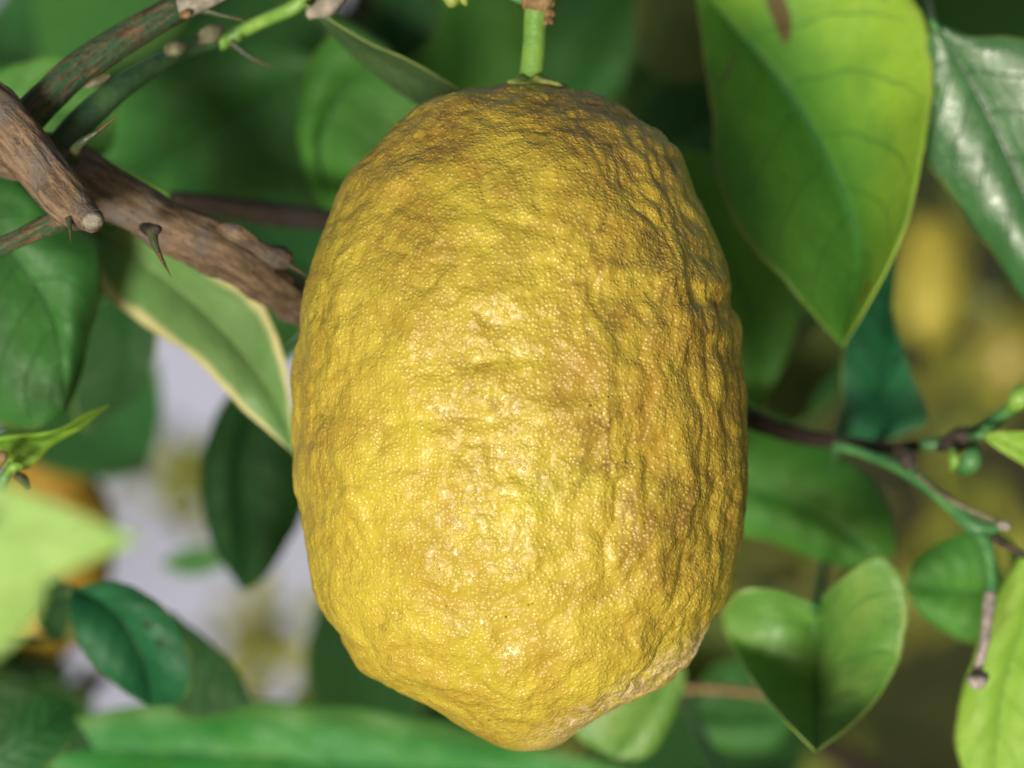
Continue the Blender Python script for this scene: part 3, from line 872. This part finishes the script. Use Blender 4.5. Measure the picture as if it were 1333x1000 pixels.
# ------------------------------------------------------------------ twig on the right
R = thing('leafy_twig', 'thin green twig with dark nodes and a dead grey tip beside the lemon', 'twig', tuple(P(940, 530, 0.05)))
tube('twig_base', [P(530, 468, .060), P(640, 492, .066), P(800, 512, .062), P(930, 525, .05), P(975, 545, .05), P(1020, 562, .05), P(1085, 575, .05), P(1150, 582, .048), P(1200, 580, .045)],
     [px(19), px(18), px(17), px(16), px(16), px(13), px(10), px(8), px(7)], M['bark_dark'], R, seg=24, bark=0.05, lump=0.15, seed=61)
tube('upper_shoot', [P(1195, 580, .045), P(1245, 574, .044), P(1290, 550, .04), P(1325, 524, .036), P(1380, 480, .03)], [px(8), px(10), px(9.5), px(10), px(9)], M['stem_mid'], R, seg=20, lump=0.06, seed=62)
tube('lower_shoot', [P(1085, 578, .05), P(1130, 592, .046), P(1185, 616, .04), P(1235, 655, .036), P(1270, 686, .034), P(1300, 688, .034)],
     [px(7), px(8), px(10), px(10), px(13), px(8)], M['stem_mid'], R, seg=20, lump=0.08, seed=63)
tube('dry_sheath', [P(1192, 616, .034), P(1225, 643, .031), P(1262, 664, .029), P(1306, 682, .029)], [px(4), px(4.5), px(4.5), px(4)], M['tan'], R, seg=12, lump=0.1, seed=64)
tube('sheath_tip', [P(1300, 682, .0285), P(1307, 684, .028), P(1314, 686, .0285)], [px(5), px(8), px(5)], M['cork'], R, n=14, seg=14, lump=0.05, seed=65)
tube('node', [P(1170, 582, .042), P(1182, 598, .040), P(1186, 612, .040)], [px(8), px(12), px(9)], M['node'], R, n=18, seg=16, lump=0.25, seed=66)
tube('node', [P(1222, 584, .042), P(1245, 574, .040), P(1266, 565, .040)], [px(8), px(15), px(9)], M['node'], R, n=22, seg=18, lump=0.25, seed=67)
tube('node', [P(1312, 534, .034), P(1325, 520, .032), P(1338, 506, .032)], [px(8), px(15), px(12)], M['stem'], R, n=20, seg=18, lump=0.2, seed=68)
tube('hanging_shoot', [P(1272, 690, .034), P(1284, 712, .033), P(1290, 745, .032), P(1289, 776, .031)], [px(11), px(11), px(9), px(9)], M['stem_mid'], R, seg=18, lump=0.06, seed=69)
tube('dead_tip', [P(1289, 773, .031), P(1286, 805, .030), P(1280, 845, .029), P(1273, 870, .029), P(1270, 888, .029)], [px(9), px(8.5), px(7.5), px(8), px(12)], M['dead'], R, seg=20, bark=0.10, lump=0.14, seed=70)
tube('tip_knob', [P(1262, 882, .027), P(1272, 888, .026), P(1282, 880, .028)], [px(6), px(11), px(6)], M['dead'], R, n=16, seg=14, lump=0.25, bark=0.1, seed=71)
tube('side_spur', [P(1292, 700, .033), P(1312, 712, .032), P(1345, 728, .032)], [px(6), px(5.5), px(6)], M['node'], R, n=20, seg=12, lump=0.15, seed=72)
tube('bud', [P(1240, 585, .036), P(1243, 600, .035), P(1240, 612, .036)], [px(5), px(9), px(4)], M['stem'], R, n=14, seg=14, lump=0.15, seed=73)
tube('bud', [P(1270, 580, .038), P(1264, 598, .036), P(1252, 616, .038)], [px(5), px(15), px(7)], M['stem_mid'], R, n=18, seg=16, lump=0.15, seed=74)
leaf(R, [(1142, 578, .062), (1145, 520, .064), (1155, 440, .066), (1170, 320, .07)],
     [(1142, 578), (1102, 586), (1096, 530), (1098, 455), (1120, 390), (1170, 320)],
     [(1142, 578), (1185, 562), (1208, 546), (1182, 475), (1160, 400), (1170, 320)], L['teal'], seed=23, bow=0.001, fold=0.003, tilt=(-0.1, 0.0), petiole=[(1150, 583, .05)],
     label='dark teal leaf standing on the twig under the lime leaf')
leaf(R, [(905, 630, .085), (1000, 645, .085), (1080, 680, .085), (1152, 740, .085)],
     [(905, 630), (950, 560), (1050, 568), (1120, 608), (1158, 668), (1165, 715), (1152, 740)],
     [(905, 630), (940, 685), (1020, 712), (1090, 736), (1152, 740)], L['fresh'], seed=24, bow=0.003, fold=-0.002, petiole=[(935, 530, .055), (910, 580, .075)])
leaf(R, [(1062, 786, .048), (1062, 830, .050), (1063, 900, .044), (1062, 979, .026)],
     [(1062, 786, .048), (1012, 768, .046), (966, 768, .046), (942, 792, .050), (946, 832, .050), (985, 892, .038), (1022, 938, .028), (1062, 979, .026)],
     [(1062, 786, .048), (1100, 750, .040), (1152, 718, .036), (1179, 778, .036), (1172, 850, .036), (1142, 910, .034), (1100, 952, .028), (1062, 979, .026)], L['pale'],
     seed=25, wave=0.0006, petiole=[(1090, 580, .052), (1082, 640, .11), (1072, 740, .10)], label='heart shaped leaf with pale sheen above and dark green lower half')
leaf(R, [(880, 190, .10), (935, 300, .10), (975, 420, .10), (985, 535, .10)],
     [(880, 190), (870, 300), (900, 430), (985, 535)],
     [(880, 190), (950, 212), (1012, 290), (1042, 390), (1022, 470), (985, 535)], L['fresh'], seed=44, bow=0.002, tilt=(-0.2, 0.1), petiole=[(950, 535, .06), (900, 400, .11), (885, 230, .11)])
leaf(R, [(1096, 398, .115), (1052, 440, .115), (1012, 492, .115), (978, 534, .115)],
     [(1096, 398), (1040, 418), (1000, 470), (978, 534)],
     [(1096, 398), (1104, 450), (1066, 505), (1040, 548), (978, 534)], L['olive'], seed=45, fold=-0.004, petiole=[(1090, 577, .052), (1110, 480, .12)])
leaf(R, [(1310, 772, .07), (1240, 768, .07), (1178, 765, .07)],
     [(1310, 772), (1285, 695), (1240, 698), (1195, 725), (1178, 765)],
     [(1310, 772), (1290, 835), (1240, 828), (1200, 800), (1178, 765)], L['fresh'], seed=26, bow=0.002, petiole=[(1280, 690, .036), (1320, 720, .06)])
leaf(R, [(1350, 690, .045), (1335, 800, .045), (1305, 900, .045), (1290, 1040, .045)],
     [(1350, 690), (1295, 780), (1270, 850), (1250, 910), (1243, 960), (1258, 1010), (1290, 1040)],
     [(1350, 690), (1410, 800), (1410, 920), (1360, 1010), (1290, 1040)], L['bright'], seed=27, bow=0.002, tilt=(-0.1, 0.05), petiole=[(1345, 728, .032), (1360, 700, .04)],
     label='bright yellow green leaf behind the dead twig tip')
leaf(R, [(1275, 566, .035), (1305, 575, .034), (1350, 600, .034), (1400, 640, .034)],
     [(1275, 566), (1310, 562), (1360, 570), (1400, 640)],
     [(1275, 566), (1300, 585), (1345, 612), (1400, 640)], L['bright'], seed=28, petiole=[(1262, 568, .04)])

# ------------------------------------------------------------------ shoots behind and below
S = thing('low_shoot', 'dim shoot under the lemon carrying the long green leaf along the bottom', 'shoot', tuple(P(960, 1060, 0.09)))
tube('shoot_stem', [P(960, 1060, .09), P(935, 1000, .10), P(905, 940, .11), P(880, 860, .115), P(850, 760, .12)], [px(10), px(9), px(9), px(8), px(6)], M['stem_dark'], S, seg=16, lump=0.08, seed=81)
tube('red_twig', [P(880, 898, .105), P(930, 897, .10), P(1010, 908, .095), P(1060, 930, .1)], [px(8), px(8), px(7), px(5)], M['rust'], S, seg=14, lump=0.12, seed=82)
leaf(S, [(930, 1030, .10), (600, 1005, .10), (300, 985, .10), (15, 972, .10)],
     [(930, 1030), (760, 985), (620, 950), (450, 918), (300, 910), (130, 926), (15, 972)],
     [(930, 1030), (700, 1090), (400, 1100), (150, 1050), (15, 972)], L['goldedge'], seed=83, bow=0.0015, wave=0.0028, tilt=(0, -0.15), petiole=[(945, 1020, .098), (942, 1030, .08)],
     label='long green leaf running along under the lemon')
leaf(S, [(885, 845, .075), (845, 910, .075), (800, 988, .075)],
     [(885, 845), (800, 870), (745, 945), (800, 988)],
     [(885, 845), (892, 890), (868, 950), (842, 985), (800, 988)], L['pale'], seed=84, bow=0.002, petiole=[(880, 860, .115), (890, 850, .095)])
leaf(S, [(1035, 930, .125), (965, 930, .125), (900, 935, .125)],
     [(1035, 930), (995, 868), (940, 860), (908, 895), (900, 935)],
     [(1035, 930), (1012, 972), (950, 978), (914, 962), (900, 935)], L['mid'], seed=85, bow=0.002, petiole=[(1055, 928, .1), (1050, 930, .115)])

S2 = thing('leafy_shoot', 'shoot at the lower left edge with blurred leaves below the gold lemon', 'shoot', tuple(P(-70, 900, 0.02)))
tube('shoot_stem', [P(-110, 1010, .02), P(-75, 900, .02), P(-40, 780, .02), P(-15, 680, .015), P(5, 625, .01), P(16, 604, .01)],
     [px(12), px(12), px(11), px(10), px(9), px(6)], M['stem_mid'], S2, seg=18, lump=0.1, seed=91)
tube('bud', [P(8, 618, .008), P(18, 608, .006), P(30, 606, .006)], [px(6), px(9), px(4)], M['stem'], S2, n=16, seg=14, lump=0.25, seed=92)
tube('bud_scale', [P(-6, 606, .008), P(2, 596, .006), P(6, 588, .006)], [px(7), px(8), px(4)], M['rust'], S2, n=14, seg=12, lump=0.25, seed=93)
tube('node', [P(20, 618, .010), P(30, 625, .010), P(36, 636, .012)], [px(6), px(8), px(4)], M['node'], S2, n=14, seg=12, lump=0.25, seed=94)
leaf(S2, [(-40, 690, -.21), (50, 692, -.21), (120, 698, -.21), (185, 702, -.21)],
     [(-40, 690), (-10, 630), (55, 648), (120, 676), (185, 702)],
     [(-40, 690), (-10, 775), (60, 756), (120, 730), (185, 702)], L['milky'], seed=95, tilt=(-0.05, 0.1), petiole=[(-35, 760, .018), (-70, 700, -.09)],
     label='bright green blurred leaf pointing into the picture')
leaf(S2, [(50, 730, -.20), (30, 780, -.20), (-10, 860, -.20)],
     [(50, 730), (0, 740), (-25, 800), (-10, 860)],
     [(50, 730), (58, 770), (35, 820), (-10, 860)], L['milky'], seed=96, petiole=[(-38, 775, .016), (-30, 730, -.10), (20, 722, -.15)])
leaf(S2, [(96, 766, .052), (148, 796, .050), (185, 856, .050), (197, 920, .054)],
     [(96, 766), (89, 800), (105, 842), (150, 892), (197, 920)],
     [(96, 766), (150, 757), (206, 785), (244, 830), (251, 880), (236, 912), (197, 920)], L['teal'], seed=97, bow=0.002, fold=0.002, petiole=[(-48, 800, .02), (0, 800, .16), (60, 778, .10)],
     label='dark green leaf with a deep midrib')
leaf(S2, [(225, 800, .075), (280, 860, .075), (328, 918, .075)],
     [(225, 800), (205, 880), (240, 935), (328, 918)],
     [(225, 800), (280, 842), (312, 880), (328, 918)], L['dark'], seed=98, petiole=[(-52, 820, .022), (60, 830, .12), (170, 800, .09)])
leaf(S2, [(75, 745, .085), (62, 790, .085), (75, 840, .085)],
     [(75, 745), (45, 765), (48, 810), (75, 840)],
     [(75, 745), (92, 770), (90, 815), (75, 840)], L['dark'], seed=99, petiole=[(-42, 780, .022), (20, 770, .16), (60, 750, .10)])
leaf(S2, [(300, 726, .20), (245, 730, .20), (208, 735, .2)],
     [(300, 726), (270, 712), (235, 716), (208, 735)],
     [(300, 726), (275, 745), (240, 750), (208, 735)], L['mid'], seed=101, petiole=[(318, 690, .19), (312, 715, .2)])
leaf(S2, [(-30, 890, .07), (40, 930, .07), (120, 975, .07)],
     [(-30, 890), (20, 895), (90, 930), (120, 975)],
     [(-30, 890), (-10, 950), (50, 985), (120, 975)], L['dark'], seed=102, petiole=[(-72, 890, .022), (-50, 880, .05)])
leaf(S2, [(-30, 1000, .05), (40, 960, .05), (95, 915, .055)],
     [(-30, 1000), (0, 940), (50, 905), (95, 915)],
     [(-30, 1000), (30, 1010), (90, 970), (95, 915)], L['deep'], seed=103, petiole=[(-95, 970, .02), (-60, 1000, .03)])


# ------------------------------------------------------------------ dim boughs further back
def generic_leaf_mesh(name, length, width, seed):
    t = np.linspace(0, 1, 18)
    vv = np.linspace(-1, 1, 9)
    wdt = width * np.sin(np.pi * t ** 0.82) ** 0.8
    wdt[0] = wdt[-1] = 0.0005
    V = np.zeros((18, 9, 3))
    for j, v in enumerate(vv):
        V[:, j, 0] = t * length
        V[:, j, 1] = v * wdt * 0.5
        V[:, j, 2] = abs(v) * wdt * 0.22 - 0.25 * length * (t - 0.35) ** 2 + 0.003 * np.sin(t * 9 + seed + v)
    uu, v2 = np.meshgrid(t, vv, indexing='ij')
    return grid_mesh(name, V.reshape(-1, 3), 18, 9, False, np.stack((uu.ravel(), v2.ravel() * .5 + .5), 1))


def bough(label, path, rad, leaves, mats, lens=(0.06, 0.09), seed=1, mat='bark_dark', cat='branch'):
    b = thing('back_bough', label, cat, tuple(P(*path[0])))
    o3 = np.array(b.location)
    pts = np.array([P(*q) for q in path])
    tube('bough_stem', pts, rad, M[mat], b, seg=18, bark=0.05, lump=0.1, seed=seed)
    meshes = {}
    rg = np.random.default_rng(seed)
    for k, q in enumerate(leaves):
        m = mats[k % len(mats)]
        key = (m, k % 3)
        if key not in meshes:
            me = generic_leaf_mesh('leaf', 1.0, 0.52 + 0.08 * (k % 3), k % 3)
            me.materials.append(L[m])
            meshes[key] = me
        o = bpy.data.objects.new('leaf', meshes[key])
        COL.objects.link(o)
        o.parent = b
        c = P(*q[:3])
        ang = q[3] if len(q) > 3 else rg.uniform(0, 6.28)
        ln = rg.uniform(*lens)
        ax = RT * math.cos(ang) - UP * math.sin(ang) + FW * rg.uniform(-0.35, 0.35)
        ax /= np.linalg.norm(ax)
        nn = -FW + RT * rg.uniform(-0.5, 0.5) + UP * rg.uniform(-0.3, 0.7)
        nn = nn - ax * (nn @ ax)
        nn /= np.linalg.norm(nn)
        yy = np.cross(nn, ax)
        base = c - ax * ln * 0.5
        from mathutils import Matrix
        mt = Matrix([[ax[i] * ln, yy[i] * ln, nn[i] * ln, (base - o3)[i]] for i in range(3)] + [[0, 0, 0, 1]])
        o.matrix_local = mt
        # petiole back to the nearest point of the stem
        dd = np.linalg.norm(spline(pts, 60) - base, axis=1)
        near = spline(pts, 60)[dd.argmin()]
        mid = (near + base) / 2 + UP * 0.01
        pe = tube('petiole', [near, mid, base, base + ax * ln * 0.05], [0.0016, 0.0013, 0.0012, 0.0008], M['stem_dark'], b, n=14, seg=8)
    return b


rg = np.random.default_rng(5)
def scat(x0, x1, y0, y1, d0, d1, n):
    return [(rg.uniform(x0, x1), rg.uniform(y0, y1), rg.uniform(d0, d1)) for _ in range(n)]


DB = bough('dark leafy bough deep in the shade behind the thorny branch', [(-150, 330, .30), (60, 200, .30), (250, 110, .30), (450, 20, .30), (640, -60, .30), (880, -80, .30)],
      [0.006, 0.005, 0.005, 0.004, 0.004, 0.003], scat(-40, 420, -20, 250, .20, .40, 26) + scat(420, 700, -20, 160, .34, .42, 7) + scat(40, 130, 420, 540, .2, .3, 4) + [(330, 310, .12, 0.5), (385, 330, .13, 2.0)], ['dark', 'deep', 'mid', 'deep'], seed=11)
leaf(DB, [(620, -55, .27), (612, 40, .27), (600, 140, .27)],
     [(620, -55), (540, 0), (536, 80), (600, 145)],
     [(620, -55), (690, 0), (708, 80), (670, 140), (600, 145)], L['fresh'], seed=17, bow=0.004, wave=0.002, petiole=[(640, -62, .30)])
leaf(DB, [(840, -60, .22), (795, 40, .22), (735, 150, .22)],
     [(840, -60), (745, -30), (705, 50), (695, 118), (735, 150)],
     [(840, -60), (870, 10), (857, 62), (815, 115), (782, 142), (735, 150)], L['mid'], seed=19, bow=0.004, wave=0.002, petiole=[(845, -78, .29)])
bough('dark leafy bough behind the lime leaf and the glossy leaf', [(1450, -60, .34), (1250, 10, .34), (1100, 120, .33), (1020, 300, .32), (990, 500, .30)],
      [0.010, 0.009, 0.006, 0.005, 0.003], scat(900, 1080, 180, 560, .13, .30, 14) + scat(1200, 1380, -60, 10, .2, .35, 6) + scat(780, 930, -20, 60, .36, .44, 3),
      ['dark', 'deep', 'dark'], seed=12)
small_lemon('greenish yellow lemon far behind, between the lime leaf and the glossy leaf', 1212, 360, 58, 118, 0.62, (0.38, 0.35, 0.04), (0.32, 0.27, 0.035), (0.2, 0.15, 0.03),
            [(1215, 200, 0.58), (1220, 100, 0.50), (1225, 22, 0.345)], 'green_lemon_rind')
small_lemon('olive lemon far behind, beneath the glossy leaf', 1312, 462, 72, 80, 0.75, (0.20, 0.19, 0.028), (0.17, 0.14, 0.025), (0.15, 0.12, 0.03),
            [(1315, 300, 0.70), (1330, 120, 0.55), (1340, -10, 0.345)], 'olive_lemon_rind')
bough('dim bough low behind the heart shaped leaf', [(1250, 1100, .30), (1120, 1000, .28), (1000, 930, .26), (880, 880, .24), (760, 860, .24)],
      [0.006, 0.005, 0.004, 0.004, 0.003], scat(860, 1010, 960, 1040, .16, .28, 5) + scat(440, 620, 860, 960, .2, .3, 3) + scat(880, 960, 860, 960, .2, .3, 3), ['dark', 'dark', 'olive'], seed=13)
bough('dim bough in the lower left corner', [(-120, 1060, .22), (-20, 980, .2), (60, 920, .2), (140, 880, .2)],
      [0.006, 0.004, 0.004, 0.002], [(20, 900, .22, 0.4), (-10, 940, .2, 0.2), (40, 960, .2, 2.6), (10, 885, .25, 3.0), (75, 960, .18, 1.0)], ['dark'], lens=(0.04, 0.055), seed=14)


# ------------------------------------------------------------------ shrubbery far behind (uncountable)
def shrubbery():
    rg = np.random.default_rng(3)
    n = 9000
    x = rg.uniform(-2.6, 2.6, n)
    keep = ~((x > -0.50) & (x < -0.09))
    y = 1.25 + np.abs(rg.normal(0, 0.22, n)) + 0.15 * np.sin(x * 5)
    top = 1.25 + 0.22 * np.sin(x * 2.3 + 1) + 0.12 * np.sin(x * 7.1)
    z = rg.uniform(0.0, 1.0, n) * top
    c = np.stack((x, y, z), 1)
    den = fbm(c * np.array((5.0, 5.0, 5.0)), 8, 2)
    keep &= den > -0.45
    c = c[keep]
    n0 = len(c)
    for (sx, sy, sd, sr, m) in ((245, 622, 0.75, 0.022, 60), (322, 850, 0.75, 0.024, 60), (172, 575, 0.7, 0.014, 24), (435, 850, 0.7, 0.024, 50)):
        q = P(sx, sy, sd) + rg.normal(size=(m, 3)) * sr * np.array((0.6, 0.6, 1.0))
        c = np.vstack((c, q))
    n = len(c)
    ln = rg.uniform(0.035, 0.075, n)
    ln[n0:] *= 0.42
    a = rg.normal(size=(n, 3))
    a /= np.linalg.norm(a, axis=1)[:, None]
    b = np.cross(a, rg.normal(size=(n, 3)))
    b /= np.linalg.norm(b, axis=1)[:, None]
    nn = np.cross(a, b)
    pts = [(-.5, 0, 0), (-.1, .26, .06), (.25, .2, .05), (.5, 0, -.04), (.25, -.2, .05), (-.1, -.26, .06)]
    V = np.concatenate([c[:, None, :] + ln[:, None, None] * (p[0] * a + p[1] * b + p[2] * nn)[:, None, :] for p in pts], 1)
    me = bpy.data.meshes.new('shrubbery')
    base = np.arange(n)[:, None] * 6
    F = np.concatenate((base + np.array([[0, 1, 2, 3]]), base + np.array([[0, 3, 4, 5]])), 0)
    me.from_pydata(V.reshape(-1, 3).tolist(), [], F.tolist())
    t = NT('shrub_leaf')
    co = t.node('ShaderNodeTexCoord').outputs['Object']
    isl = t.node('ShaderNodeNewGeometry').outputs['Random Per Island']
    n1 = t.noise(co, 4.0, 2)
    cc = t.mix(t.rng(n1, 0.38, 0.62), (0.10, 0.13, 0.018), (0.25, 0.265, 0.030))
    cc = t.mix(t.rng(isl, 0.2, 1.0, 0, 0.6), cc, (0.11, 0.145, 0.022))
    t.put(t.b.inputs['Base Color'], cc)
    t.put(t.b.inputs['Roughness'], 0.6)
    me.materials.append(t.m)
    o = link('shrubbery', me)
    o['kind'] = 'stuff'
    o['label'] = 'olive green and yellow shrubbery blurred far behind the lemon'
    o['category'] = 'shrubbery'


shrubbery()
